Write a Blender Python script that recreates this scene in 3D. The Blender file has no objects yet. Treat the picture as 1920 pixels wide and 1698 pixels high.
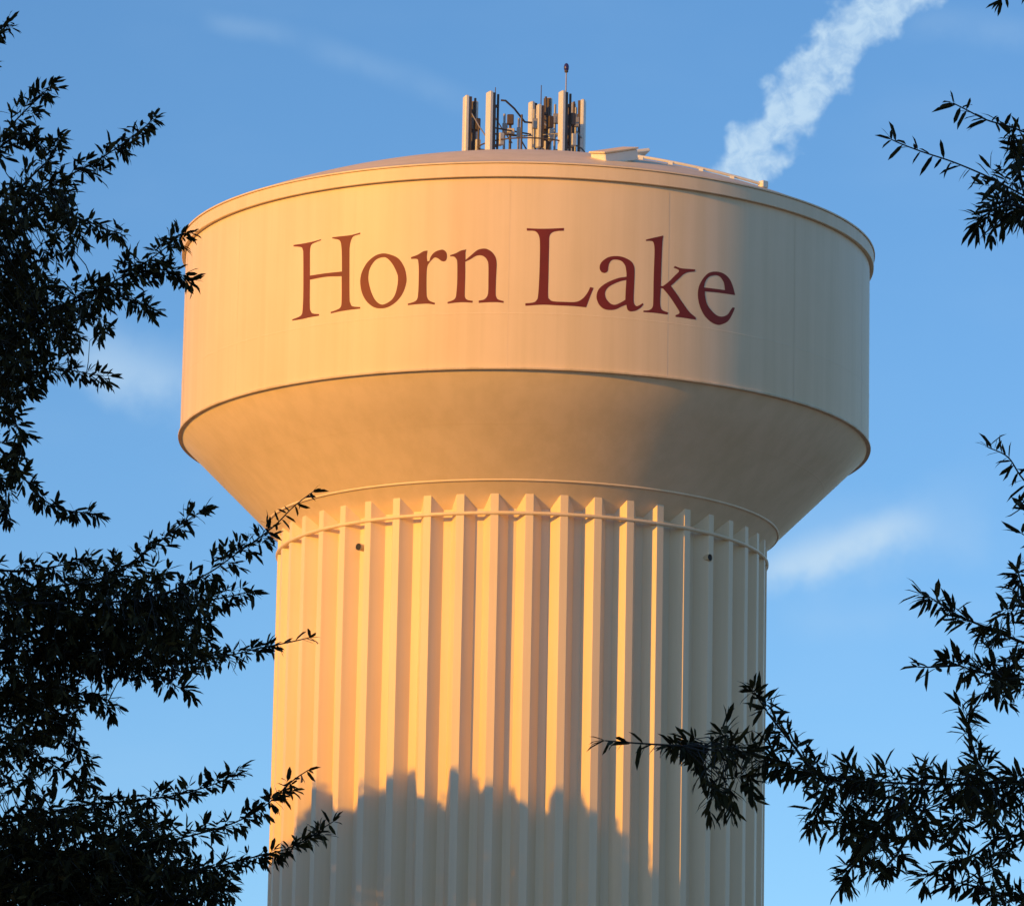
import bpy, bmesh, math, random
import numpy as np
from mathutils import Vector, Matrix, noise as mnoise
from mathutils.geometry import tessellate_polygon

R = math.radians
random.seed(7)
rng = np.random.default_rng(7)
scene = bpy.context.scene
COL = scene.collection

# ------------------------------------------------------------------ camera
PW, PH, FPX = 1920.0, 1698.0, 9900.0          # photograph size and focal length in its pixels
EYE = Vector((0.0, -150.0, 1.6))
PITCH, YAW, ROLL = 0.21515, -0.002353, 0.0195
CAM_M = Matrix.Rotation(-YAW, 3, 'Z') @ Matrix.Rotation(math.pi / 2 + PITCH, 3, 'X') @ Matrix.Rotation(ROLL, 3, 'Z')
cam_data = bpy.data.cameras.new('camera')
cam = bpy.data.objects.new('camera', cam_data)
COL.objects.link(cam)
cam.matrix_world = Matrix.Translation(EYE) @ CAM_M.to_4x4()
cam_data.sensor_fit = 'HORIZONTAL'
cam_data.sensor_width = 36.0
cam_data.lens = 36.0 * FPX / PW
cam_data.clip_start = 0.5
cam_data.clip_end = 60000.0
scene.camera = cam

# ------------------------------------------------------------------ light
SUN_EL, SUN_AZ = R(11.0), R(232.0)            # azimuth clockwise from +Y
SUN_H = Vector((math.sin(SUN_AZ), math.cos(SUN_AZ), 0.0))
SUN_V = Vector((-SUN_H.y, SUN_H.x, 0.0)) * -1.0
SUN_DIR = Vector((SUN_H.x * math.cos(SUN_EL), SUN_H.y * math.cos(SUN_EL), math.sin(SUN_EL)))

world = bpy.data.worlds.new('World')
scene.world = world
world.use_nodes = True
wn = world.node_tree
bg = wn.nodes['Background']
sky = wn.nodes.new('ShaderNodeTexSky')
sky.sky_type = 'NISHITA'
sky.sun_disc = False
sky.sun_elevation = SUN_EL
sky.sun_rotation = SUN_AZ
sky.altitude = 1500
sky.air_density = 1.0
sky.dust_density = 0.4
sky.ozone_density = 3.0
hsv = wn.nodes.new('ShaderNodeHueSaturation')
hsv.inputs['Hue'].default_value = 0.501
hsv.inputs['Saturation'].default_value = 1.10
wn.links.new(sky.outputs[0], hsv.inputs['Color'])
bg.inputs[1].default_value = 0.145


# thin high cloud and the vapour trail, laid out by compass direction and elevation
def az_el(px, py):
    d = (CAM_M @ Vector((px - PW / 2, -(py - PH / 2), -FPX))).normalized()
    return math.degrees(math.atan2(d.x, d.y)), math.degrees(math.asin(d.z))


def wm(op, a, b=None, clamp=False):
    n = wn.nodes.new('ShaderNodeMath')
    n.operation = op
    n.use_clamp = clamp
    for i, v in enumerate((a, b)):
        if v is None:
            continue
        if isinstance(v, (int, float)):
            n.inputs[i].default_value = v
        else:
            wn.links.new(v, n.inputs[i])
    return n.outputs[0]


def wramp(v, lo, hi, out0=0.0, out1=1.0):
    n = wn.nodes.new('ShaderNodeMapRange')
    n.interpolation_type = 'SMOOTHSTEP'
    n.inputs['From Min'].default_value = lo
    n.inputs['From Max'].default_value = hi
    n.inputs['To Min'].default_value = out0
    n.inputs['To Max'].default_value = out1
    wn.links.new(v, n.inputs['Value'])
    return n.outputs[0]


def wcurve(v, lo, hi, pts, olo, ohi):
    n = wn.nodes.new('ShaderNodeFloatCurve')
    c = n.mapping.curves[0]
    P = [((x - lo) / (hi - lo), (y - olo) / (ohi - olo)) for x, y in pts]
    c.points[0].location, c.points[1].location = P[0], P[-1]
    for p in P[1:-1]:
        c.points.new(*p)
    n.mapping.use_clip = False
    n.mapping.update()
    m_ = wn.nodes.new('ShaderNodeMapRange')
    m_.inputs['From Min'].default_value = lo
    m_.inputs['From Max'].default_value = hi
    wn.links.new(v, m_.inputs['Value'])
    wn.links.new(m_.outputs[0], n.inputs['Value'])
    return wm('ADD', wm('MULTIPLY', n.outputs[0], ohi - olo), olo)


tcw = wn.nodes.new('ShaderNodeTexCoord')
sxyz = wn.nodes.new('ShaderNodeSeparateXYZ')
wn.links.new(tcw.outputs['Generated'], sxyz.inputs[0])
AZ = wm('DEGREES', wm('ARCTAN2', sxyz.outputs[0], sxyz.outputs[1]))
EL = wm('DEGREES', wm('ARCSINE', sxyz.outputs[2]))


def wnoise(scale, detail=6.0, rough=0.6, stretch=(1, 1, 1), distort=0.0):
    mp = wn.nodes.new('ShaderNodeMapping')
    mp.inputs['Scale'].default_value = stretch
    wn.links.new(tcw.outputs['Generated'], mp.inputs[0])
    n = wn.nodes.new('ShaderNodeTexNoise')
    n.inputs['Scale'].default_value = scale
    n.inputs['Detail'].default_value = detail
    n.inputs['Roughness'].default_value = rough
    n.inputs['Distortion'].default_value = distort
    wn.links.new(mp.outputs[0], n.inputs['Vector'])
    return n.outputs['Fac']


# vapour trail: centre azimuth and half width as functions of elevation
trail = [(1372, 400, 48), (1386, 330, 76), (1424, 270, 72), (1500, 190, 84), (1540, 110, 74), (1598, 50, 98), (1655, 8, 102), (1750, -70, 95), (1960, -230, 120)]
tp = []
for px_, py_, hw_ in trail:
    a_, e_ = az_el(px_, py_)
    tp.append((e_, a_, hw_ / FPX * 57.3))
tp.sort()
e_lo, e_hi = tp[0][0], tp[-1][0]
centre = wcurve(EL, e_lo, e_hi, [(p[0], p[1]) for p in tp], 0.0, 10.0)
half = wcurve(EL, e_lo, e_hi, [(p[0], p[2]) for p in tp], 0.0, 1.0)
n_big = wnoise(140.0, 1.0, 0.5)
n_fine = wnoise(260.0, 4.5, 0.6, distort=0.5)
n_edge = wnoise(190.0, 3.0, 0.6)
dist = wm('DIVIDE', wm('SUBTRACT', AZ, centre), half)
dist = wm('ADD', dist, wm('MULTIPLY', wm('SUBTRACT', n_big, 0.5), 1.5))
dist = wm('ADD', wm('ABSOLUTE', dist), wm('MULTIPLY', wm('SUBTRACT', n_edge, 0.5), 1.5))
trail_a = wm('MULTIPLY', wramp(dist, 0.45, 1.15, 1.0, 0.0), wramp(n_fine, 0.30, 0.66, 0.52, 0.98))
trail_a = wm('MULTIPLY', trail_a, wramp(EL, e_hi - 1.2, e_hi - 0.1, 1.0, 0.0))


n_wisp = wnoise(58.0, 4.0, 0.55)


def wisp(p0, p1, width_px, strength):
    """soft streak between two directions"""
    a0, e0 = az_el(*p0)
    a1, e1 = az_el(*p1)
    L = math.hypot(a1 - a0, e1 - e0)
    ux, uy = (a1 - a0) / L, (e1 - e0) / L
    da, de = wm('SUBTRACT', AZ, (a0 + a1) / 2), wm('SUBTRACT', EL, (e0 + e1) / 2)
    u = wm('ADD', wm('MULTIPLY', da, ux), wm('MULTIPLY', de, uy))
    v = wm('SUBTRACT', wm('MULTIPLY', de, ux), wm('MULTIPLY', da, uy))
    nz = n_wisp
    v = wm('ADD', v, wm('MULTIPLY', wm('SUBTRACT', nz, 0.5), width_px / FPX * 57.3 * 1.4))
    w_ = width_px / FPX * 57.3
    a = wm('MULTIPLY', wramp(wm('ABSOLUTE', v), 0.0, w_, 1.0, 0.0), wramp(wm('ABSOLUTE', u), L * 0.22, L * 0.6, 1.0, 0.0))
    return wm('MULTIPLY', a, wm('MULTIPLY', wramp(nz, 0.25, 0.65, 0.35, 1.0), strength))


covers = [trail_a,
          wisp((1390, 1095), (1740, 965), 60, 0.9),
          wisp((1380, 1050), (1900, 960), 130, 0.24),
          wisp((1440, 1160), (1900, 1150), 60, 0.12),
          wisp((120, 640), (420, 770), 100, 0.62),
          wisp((380, 30), (560, 70), 30, 0.14),
          wisp((560, 70), (900, 200), 42, 0.12),
          wisp((1700, 40), (1960, 70), 50, 0.16)]
veil = wramp(wnoise(11.0, 4.0, 0.6, (1, 1, 2.2)), 0.48, 0.9, 0.0, 0.10)
total = wm('SUBTRACT', 1.0, veil)
for c_ in covers:
    total = wm('MULTIPLY', total, wm('SUBTRACT', 1.0, c_))
cover = wm('SUBTRACT', 1.0, total, True)
mixc = wn.nodes.new('ShaderNodeMix')
mixc.data_type = 'RGBA'
mixc.inputs[7].default_value = (2.75, 3.75, 4.75, 1.0)
wn.links.new(cover, mixc.inputs[0])
wn.links.new(hsv.outputs[0], mixc.inputs[6])
wn.links.new(mixc.outputs[2], bg.inputs[0])


sun_data = bpy.data.lights.new('sun', 'SUN')
sun_data.energy = 3.35
sun_data.angle = R(0.5)
sun_data.color = (1.0, 0.44, 0.0)
sun = bpy.data.objects.new('sun', sun_data)
COL.objects.link(sun)
sun.rotation_euler = SUN_DIR.to_track_quat('Z', 'Y').to_euler()
sun.location = (-60, -60, 60)

scene.view_settings.view_transform = 'Standard'
scene.view_settings.look = 'None'
scene.view_settings.gamma = 1.0
scene.view_settings.use_curve_mapping = False
scene.view_settings.exposure = 0.38
scene.render.engine = 'CYCLES'
scene.cycles.use_denoising = True
scene.cycles.max_bounces = 5
scene.cycles.diffuse_bounces = 3


# ------------------------------------------------------------------ helpers
def ray(px, py):
    """direction of the line of sight through a pixel of the photograph"""
    return (CAM_M @ Vector((px - PW / 2, -(py - PH / 2), -FPX))).normalized()


def at(px, py, Y):
    """point of that line of sight which lies in the vertical plane y = Y"""
    d = ray(px, py)
    return EYE + d * ((Y - EYE.y) / d.y)


def on_drum(px, py, rad):
    """angle (from the camera side, positive to the right) and height where it meets the drum"""
    d = ray(px, py)
    a = d.x * d.x + d.y * d.y
    b = EYE.x * d.x + EYE.y * d.y
    c = EYE.x ** 2 + EYE.y ** 2 - rad * rad
    t = (-b - math.sqrt(max(b * b - a * c, 0.0))) / a
    p = EYE + d * t
    return math.atan2(p.x, -p.y), p.z


def polar(phi, rad, z):
    return Vector((rad * math.sin(phi), -rad * math.cos(phi), z))


class MB:
    def __init__(self):
        self.v, self.f, self.smooth = [], [], []

    def add(self, vs, fs, smooth=False):
        o = len(self.v)
        self.v.extend([tuple(x) for x in vs])
        self.f.extend([tuple(i + o for i in f) for f in fs])
        self.smooth.extend([smooth] * len(fs))

    def box(self, c, s, m=None, bev=0.0):
        c = Vector(c)
        hx, hy, hz = s[0] / 2, s[1] / 2, s[2] / 2
        m = m or Matrix.Identity(3)
        if bev <= 0:
            vs = [c + m @ Vector((x * hx, y * hy, z * hz)) for z in (-1, 1) for y in (-1, 1) for x in (-1, 1)]
            self.add(vs, [(0, 2, 3, 1), (4, 5, 7, 6), (0, 1, 5, 4), (2, 6, 7, 3), (0, 4, 6, 2), (1, 3, 7, 5)])
        else:
            b = min(bev, hx * .9, hy * .9)
            prof = [(-hx + b, -hy), (hx - b, -hy), (hx, -hy + b), (hx, hy - b), (hx - b, hy), (-hx + b, hy), (-hx, hy - b), (-hx, -hy + b)]
            vs, n = [], 8
            for z, k in ((-hz, .0), (-hz + b, 1.), (hz - b, 1.), (hz, .0)):
                for x, y in prof:
                    sx = x if k else x * (1 - b / hx)
                    sy = y if k else y * (1 - b / hy)
                    vs.append(c + m @ Vector((sx, sy, z)))
            fs = [tuple(range(n))[::-1], tuple(range(3 * n, 4 * n))]
            for r in range(3):
                for i in range(n):
                    fs.append((r * n + i, r * n + (i + 1) % n, (r + 1) * n + (i + 1) % n, (r + 1) * n + i))
            self.add(vs, fs)

    def tube(self, pts, rad, n=8, cap=True, smooth=True):
        pts = [Vector(p) for p in pts]
        if not hasattr(rad, '__len__'):
            rad = [rad] * len(pts)
        vs, fs = [], []
        side = None
        for i, p in enumerate(pts):
            t = (pts[min(i + 1, len(pts) - 1)] - pts[max(i - 1, 0)]).normalized()
            if side is None:
                side = t.orthogonal().normalized()
            else:
                side = (side - t * side.dot(t))
                side = side.normalized() if side.length > 1e-6 else t.orthogonal().normalized()
            up = t.cross(side)
            for k in range(n):
                a = 2 * math.pi * k / n
                vs.append(p + (side * math.cos(a) + up * math.sin(a)) * rad[i])
        for i in range(len(pts) - 1):
            for k in range(n):
                fs.append((i * n + k, i * n + (k + 1) % n, (i + 1) * n + (k + 1) % n, (i + 1) * n + k))
        self.add(vs, fs, smooth)
        if cap:
            self.add(vs[:n], [tuple(range(n))[::-1]])
            self.add(vs[-n:], [tuple(range(n))])

    def lathe(self, prof, n=192, a0=0.0, a1=2 * math.pi, smooth=True):
        """prof: list of (radius, z), outer side to the left when walking up"""
        full = abs(a1 - a0 - 2 * math.pi) < 1e-6
        m = n if full else n + 1
        vs, fs = [], []
        for r, z in prof:
            for k in range(m):
                vs.append(polar(a0 + (a1 - a0) * k / n, r, z))
        for i in range(len(prof) - 1):
            for k in range(n):
                k2 = (k + 1) % m
                fs.append((i * m + k, i * m + k2, (i + 1) * m + k2, (i + 1) * m + k))
        self.add(vs, fs, smooth)

    def build(self, name, mat, parent=None, loc=None):
        me = bpy.data.meshes.new(name)
        me.from_pydata(self.v, [], self.f)
        me.polygons.foreach_set('use_smooth', self.smooth)
        me.materials.append(mat)
        me.update()
        ob = bpy.data.objects.new(name, me)
        COL.objects.link(ob)
        if parent is not None:
            ob.parent = parent
        if loc is not None:
            ob.location = loc
        return ob


def tag(o, label=None, cat=None, group=None, kind=None):
    if label: o['label'] = label
    if cat: o['category'] = cat
    if group: o['group'] = group
    if kind: o['kind'] = kind
    return o


def empty(name, loc=(0, 0, 0), parent=None):
    o = bpy.data.objects.new(name, None)
    COL.objects.link(o)
    o.location = loc
    o.empty_display_size = 0.2
    if parent: o.parent = parent
    return o


# ------------------------------------------------------------------ materials
def new_mat(name):
    m = bpy.data.materials.new(name)
    m.use_nodes = True
    nt = m.node_tree
    return m, nt, nt.nodes['Principled BSDF']


def N(nt, kind, **kw):
    n = nt.nodes.new(kind)
    for k, v in kw.items():
        setattr(n, k, v)
    return n


def ramp(nt, src, stops):
    r = N(nt, 'ShaderNodeValToRGB')
    el = r.color_ramp.elements
    el[0].position, el[0].color = stops[0]
    el[1].position, el[1].color = stops[-1]
    for p, c in stops[1:-1]:
        e = el.new(p)
        e.color = c
    nt.links.new(src, r.inputs[0])
    return r


def mapped_noise(nt, scale, loc_scale=(1, 1, 1), detail=4.0, rough=0.55, coord='Object'):
    tc = N(nt, 'ShaderNodeTexCoord')
    mp = N(nt, 'ShaderNodeMapping')
    mp.inputs['Scale'].default_value = loc_scale
    nt.links.new(tc.outputs[coord], mp.inputs[0])
    nz = N(nt, 'ShaderNodeTexNoise')
    nz.inputs['Scale'].default_value = scale
    nz.inputs['Detail'].default_value = detail
    nz.inputs['Roughness'].default_value = rough
    nt.links.new(mp.outputs[0], nz.inputs['Vector'])
    return nz


PAINT = (0.91, 0.715, 0.50)


def paint_material(name, base, streak=0.10, blotch=0.07, rough=0.5):
    """sun-bleached tank paint: faint vertical rain streaks, blotches and fine relief"""
    m, nt, bs = new_mat(name)
    c = lambda k: (base[0] * k, base[1] * k, base[2] * k * (0.5 + 0.5 * k), 1)
    n1 = mapped_noise(nt, 1.0, (2.2, 2.2, 0.07), 5.0, 0.6)
    n2 = mapped_noise(nt, 0.35, (1, 1, 1), 4.0, 0.6)
    r1 = ramp(nt, n1.outputs['Fac'], [(0.36, c(1 - streak)), (0.62, c(1.0))])
    r2 = ramp(nt, n2.outputs['Fac'], [(0.3, (1 - blotch, 1 - blotch, 1 - blotch * 1.3, 1)), (0.7, (1, 1, 1, 1))])
    mx = N(nt, 'ShaderNodeMix', data_type='RGBA', blend_type='MULTIPLY')
    mx.inputs[0].default_value = 1.0
    nt.links.new(r1.outputs[0], mx.inputs[6])
    nt.links.new(r2.outputs[0], mx.inputs[7])
    nt.links.new(mx.outputs[2], bs.inputs['Base Color'])
    bs.inputs['Roughness'].default_value = rough
    bs.inputs['Specular IOR Level'].default_value = 0.3
    n3 = mapped_noise(nt, 1.3, (1, 1, 0.6), 3.0, 0.5)
    bp = N(nt, 'ShaderNodeBump')
    bp.inputs['Strength'].default_value = 0.02
    bp.inputs['Distance'].default_value = 0.05
    nt.links.new(n3.outputs['Fac'], bp.inputs['Height'])
    nt.links.new(bp.outputs[0], bs.inputs['Normal'])
    return m


def plain(name, col, rough=0.5, metal=0.0, var=0.12, scale=8.0):
    m, nt, bs = new_mat(name)
    nz = mapped_noise(nt, scale)
    r = ramp(nt, nz.outputs['Fac'], [(0.3, (col[0] * (1 - var), col[1] * (1 - var), col[2] * (1 - var), 1)), (0.7, (*col, 1))])
    nt.links.new(r.outputs[0], bs.inputs['Base Color'])
    bs.inputs['Roughness'].default_value = rough
    bs.inputs['Metallic'].default_value = metal
    return m


M_PAINT = paint_material('tank_paint', PAINT, streak=0.075, blotch=0.06)
M_FLUTE = paint_material('column_paint', PAINT, streak=0.07, blotch=0.05)
M_SEAM = paint_material('seam_paint', tuple(x * 0.9 for x in PAINT), streak=0.2)
M_RED = plain('lettering_paint', (0.19, 0.014, 0.006), 0.6, var=0.22, scale=1.1)
M_RADOME = plain('radome_plastic', (0.72, 0.70, 0.66), 0.45, var=0.06)
M_STEEL = plain('galvanised_steel', (0.34, 0.33, 0.32), 0.5, 0.4)
M_DARKSTEEL = plain('dark_steel', (0.10, 0.075, 0.065), 0.6, 0.1)
M_UNIT = plain('radio_unit_paint', (0.62, 0.60, 0.56), 0.5)
M_BLACK = plain('dark_opening', (0.03, 0.028, 0.026), 0.8)
M_LAMP = plain('lamp_glass', (0.05, 0.04, 0.16), 0.25)
M_WHITE = plain('white_hatch_paint', (0.82, 0.80, 0.74), 0.5, var=0.05)
M_CONCRETE = plain('concrete', (0.38, 0.36, 0.33), 0.85, scale=2.0)


def bark_material():
    m, nt, bs = new_mat('bark')
    nz = mapped_noise(nt, 6.0, (1, 1, 0.2), 6.0)
    r = ramp(nt, nz.outputs['Fac'], [(0.35, (0.022, 0.015, 0.011, 1)), (0.7, (0.06, 0.044, 0.033, 1))])
    nt.links.new(r.outputs[0], bs.inputs['Base Color'])
    bs.inputs['Roughness'].default_value = 0.9
    bp = N(nt, 'ShaderNodeBump')
    bp.inputs['Strength'].default_value = 0.6
    nt.links.new(nz.outputs['Fac'], bp.inputs['Height'])
    nt.links.new(bp.outputs[0], bs.inputs['Normal'])
    return m


def leaf_material(name, dark, light):
    m, nt, bs = new_mat(name)
    geo = N(nt, 'ShaderNodeNewGeometry')
    oi = N(nt, 'ShaderNodeObjectInfo')
    ad = N(nt, 'ShaderNodeMath', operation='ADD')
    nt.links.new(geo.outputs['Random Per Island'], ad.inputs[0])
    nt.links.new(oi.outputs['Random'], ad.inputs[1])
    fr = N(nt, 'ShaderNodeMath', operation='FRACT')
    nt.links.new(ad.outputs[0], fr.inputs[0])
    r = ramp(nt, fr.outputs[0], [(0.0, (*dark, 1)), (0.75, (*light, 1)), (1.0, (light[0] * 2.0, light[1] * 1.7, light[2] * 1.6, 1))])
    nt.links.new(r.outputs[0], bs.inputs['Base Color'])
    bs.inputs['Roughness'].default_value = 0.55
    bs.inputs['Specular IOR Level'].default_value = 0.08
    tr = N(nt, 'ShaderNodeBsdfTranslucent')
    nt.links.new(r.outputs[0], tr.inputs['Color'])
    ms = N(nt, 'ShaderNodeMixShader')
    ms.inputs[0].default_value = 0.2
    out = nt.nodes['Material Output']
    nt.links.new(bs.outputs[0], ms.inputs[1])
    nt.links.new(tr.outputs[0], ms.inputs[2])
    nt.links.new(ms.outputs[0], out.inputs['Surface'])
    return m


M_BARK = bark_material()
M_LEAF = leaf_material('oak_leaf', (0.026, 0.020, 0.008), (0.062, 0.048, 0.016))
M_LEAF2 = leaf_material('shade_tree_leaf', (0.03, 0.05, 0.015), (0.06, 0.09, 0.03))

# ------------------------------------------------------------------ ground
m, nt, bs = new_mat('dry_grass')
n1 = mapped_noise(nt, 0.05, detail=8.0)
n2 = mapped_noise(nt, 3.0, detail=6.0)
mxn = N(nt, 'ShaderNodeMath', operation='MULTIPLY')
nt.links.new(n1.outputs['Fac'], mxn.inputs[0])
nt.links.new(n2.outputs['Fac'], mxn.inputs[1])
r = ramp(nt, mxn.outputs[0], [(0.15, (0.10, 0.09, 0.065, 1)), (0.36, (0.23, 0.20, 0.165, 1))])
nt.links.new(r.outputs[0], bs.inputs['Base Color'])
bs.inputs['Roughness'].default_value = 0.95
g = MB()
NG = 24
vs = [((i / NG - .5) * 40000, (j / NG - .5) * 40000, 0) for j in range(NG + 1) for i in range(NG + 1)]
fs = [(j * (NG + 1) + i, j * (NG + 1) + i + 1, (j + 1) * (NG + 1) + i + 1, (j + 1) * (NG + 1) + i) for j in range(NG) for i in range(NG)]
g.add(vs, fs)
tag(g.build('ground', m), kind='structure')

# ------------------------------------------------------------------ water tower
RT = 10.0                                  # tank radius
Z_BOT, Z_LIP0, Z_LIP1 = 34.565, 39.933, 40.304
R_LIP = 10.12
RO, RI = 7.08, 6.72                        # rib and groove radius of the fluted column
SLOPE = 0.99
Z_CONE = Z_BOT - 0.035
R_CONE = 9.95
NF = 46
PITCH_F = 2 * math.pi / NF
PHASE = R(1.45)

tower = empty('water_tower')
tag(tower, 'cream fluted-column water tower with dark red town lettering on its broad tank', 'water tower')


def cone_z(r):
    return Z_CONE - SLOPE * (R_CONE - r)


b = MB()
b.lathe([(RT - 0.01, Z_BOT - 0.03), (RT, Z_BOT + 0.0), (RT, Z_LIP0 - 0.01), (RT, Z_LIP0 + 0.2)], 384)
tank = b.build('tank_wall', M_PAINT, tower)
b = MB()
b.lathe([(RT - 0.08, Z_BOT - 0.045), (RT + 0.05, Z_BOT - 0.04), (RT + 0.06, Z_BOT - 0.01), (RT + 0.05, Z_BOT + 0.02), (RT - 0.01, Z_BOT + 0.03)], 384, smooth=False)
b.build('drip_ring', M_SEAM, tank)
b = MB()
b.lathe([(RT - 0.02, Z_LIP0 + 0.01), (R_LIP - 0.01, Z_LIP0), (R_LIP, Z_LIP0 + 0.012), (R_LIP, Z_LIP1 - 0.012), (R_LIP - 0.012, Z_LIP1), (RT - 0.02, Z_LIP1 + 0.002)], 384, smooth=False)
b.build('rim_band', M_PAINT, tank)

b = MB()
b.lathe([(6.5, cone_z(6.5)), (7.8, cone_z(7.8)), (9.0, cone_z(9.0)), (R_CONE, Z_CONE), (R_CONE + 0.02, Z_CONE + 0.04)], 384)
bowl = b.build('tank_cone', M_PAINT, tower)
for k in range(14):                        # plate seams of drum and cone
    a = R(-3.0) + k * 2 * math.pi / 14
    b = MB()
    b.lathe([(RT + 0.0035, Z_BOT + 0.04), (RT + 0.0035, Z_LIP0)], 1, a - 0.0013, a + 0.0013)
    b.build('weld_seam', M_PAINT, tank)
b = MB()
b.lathe([(RT + 0.0015, 36.08), (RT + 0.005, 36.09), (RT + 0.005, 36.105), (RT + 0.0015, 36.115)], 384)
b.build('weld_seam', M_PAINT, tank)
b = MB()
b.lathe([(8.70, cone_z(8.70) - 0.002), (8.72, cone_z(8.72) - 0.005), (8.74, cone_z(8.74) - 0.002)], 384)
b.build('weld_seam', M_PAINT, bowl)
# weld bead round the cone
d = ray(975, 899)
rw = 7.45
for _ in range(20):
    _, zz = on_drum(975, 899, rw)
    rw = R_CONE - (Z_CONE - zz) / SLOPE
zw = cone_z(rw)
b = MB()
b.lathe([(rw - 0.02, zw - 0.025), (rw + 0.006, zw - 0.032), (rw + 0.026, zw - 0.008), (rw + 0.02, zw + 0.025)], 384, smooth=False)
b.build('weld_ring', M_PAINT, bowl)

column = empty('column', parent=tower)
# one corrugation of the column from groove to groove
DEP = RO - RI
fr = [(0.0, RI), (0.125, RI), (0.145, RI + 0.025), (0.37, RO - 0.025), (0.388, RO), (0.612, RO), (0.63, RO - 0.025), (0.855, RI + 0.025), (0.875, RI), (1.0, RI)]
pm = MB()
zs = [0.0, 8.0, 16.0, 24.0, 31.85]
vs, fs = [], []
for z in zs:
    for f, rr in fr:
        vs.append(polar((f - 0.5) * PITCH_F, rr, z))
nn = len(fr)
for i in range(len(zs) - 1):
    for k in range(nn - 1):
        fs.append((i * nn + k, i * nn + k + 1, (i + 1) * nn + k + 1, (i + 1) * nn + k))
pm.add(vs, fs)
first = pm.build('flute_panel', M_FLUTE, column)
first.rotation_euler.z = PHASE
for k in range(1, NF):
    o = first.copy()
    COL.objects.link(o)
    o.parent = column
    o.rotation_euler.z = PHASE + k * PITCH_F
b = MB()
ZB = 31.145
b.lathe([(RO - 0.06, ZB - 0.045), (RO + 0.02, ZB - 0.05), (RO + 0.05, ZB - 0.02), (RO + 0.05, ZB + 0.02), (RO + 0.02, ZB + 0.045), (RO - 0.06, ZB + 0.04), (RO - 0.06, ZB - 0.045)], 384, smooth=False)
b.build('band_ring', M_PAINT, column)
for (px, py) in ((673, 1025), (1330, 1045)):
    ph, z = on_drum(px, py, RO + 0.02)
    b = MB()
    c0 = polar(ph, RI + 0.02, z)
    c1 = polar(ph, RO + 0.05, z)
    b.tube([c0, c1], 0.1, 14, cap=False)
    ax = (c1 - c0).normalized()
    stub = b.build('vent_pipe', M_SEAM, column)
    b = MB()
    b.tube([c1 - ax * 0.03, c1 - ax * 0.012], 0.092, 14)
    b.build('vent_opening', M_BLACK, column)
b = MB()
b.lathe([(7.9, -0.3), (7.9, 0.35), (7.6, 0.45), (6.4, 0.45)], 96, smooth=False)
b.build('foundation', M_CONCRETE, tower)

# roof: shallow dome with an eave
RISE = 2.28
prof = [(RT - 0.05, Z_LIP1 + 0.004), (R_LIP + 0.035, Z_LIP1 + 0.006), (R_LIP + 0.035, Z_LIP1 + 0.045)]
RR = (R_LIP ** 2 + RISE ** 2) / (2 * RISE)


def roof_z(r):
    return Z_LIP1 + 0.045 + RISE - (RR - math.sqrt(RR * RR - r * r))


for i in range(28):
    rr = R_LIP * (1 - i / 27.0)
    prof.append((max(rr, 0.001), roof_z(rr)))
b = MB()
b.lathe(prof[:3], 384, smooth=False)
b.lathe(prof[2:], 384)
roof = b.build('roof', M_PAINT, tower)

# roof hatch: box, lid and the raised vent plate behind it
hc = at(1152, 302, -8.55)
tilt = Matrix.Rotation(R(-6), 3, 'Y') @ Matrix.Rotation(R(20), 3, 'X')
rotm = tilt @ Matrix.Rotation(R(35), 3, 'Z')
hb = Vector((hc.x, hc.y, roof_z(math.hypot(hc.x, hc.y))))
b = MB()
b.box(hb + Vector((0, 0, 0.08)), (1.15, 0.66, 0.30), rotm, 0.02)
hatch = b.build('hatch', M_WHITE, roof)
b = MB()
b.box(hb + tilt @ Vector((0, 0, 0.26)), (1.22, 0.73, 0.05), rotm, 0.015)
b.build('hatch_lid', M_PAINT, hatch)
vx = at(1192, 288, -3.2)
vz = roof_z(math.hypot(vx.x, 3.2))
b = MB()
b.box((vx.x, -3.2, vx.z), (0.72, 0.5, 0.10), Matrix.Rotation(R(-14), 3, 'Y') @ Matrix.Rotation(R(20), 3, 'Z'), 0.02)
b.tube([(vx.x, -3.2, vz - 0.05), (vx.x, -3.2, vx.z)], 0.16, 14)
b.build('vent', M_WHITE, roof)
# cable conduit clipped to the roof on the right
pts = []
for i in range(14):
    t = i / 13
    ph = R(22) + t * R(23)
    rr = 7.6 + 1.7 * t
    pts.append(polar(ph, rr, roof_z(rr) + 0.075))
b = MB()
b.tube(pts, 0.045, 8)
b.box(pts[-1], (0.22, 0.22, 0.2), Matrix.Rotation(R(40), 3, 'Z'), 0.02)
for p in pts[1:-1:3]:
    b.box(p - Vector((0, 0, 0.06)), (0.12, 0.12, 0.08))
b.build('conduit', M_WHITE, roof)

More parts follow.
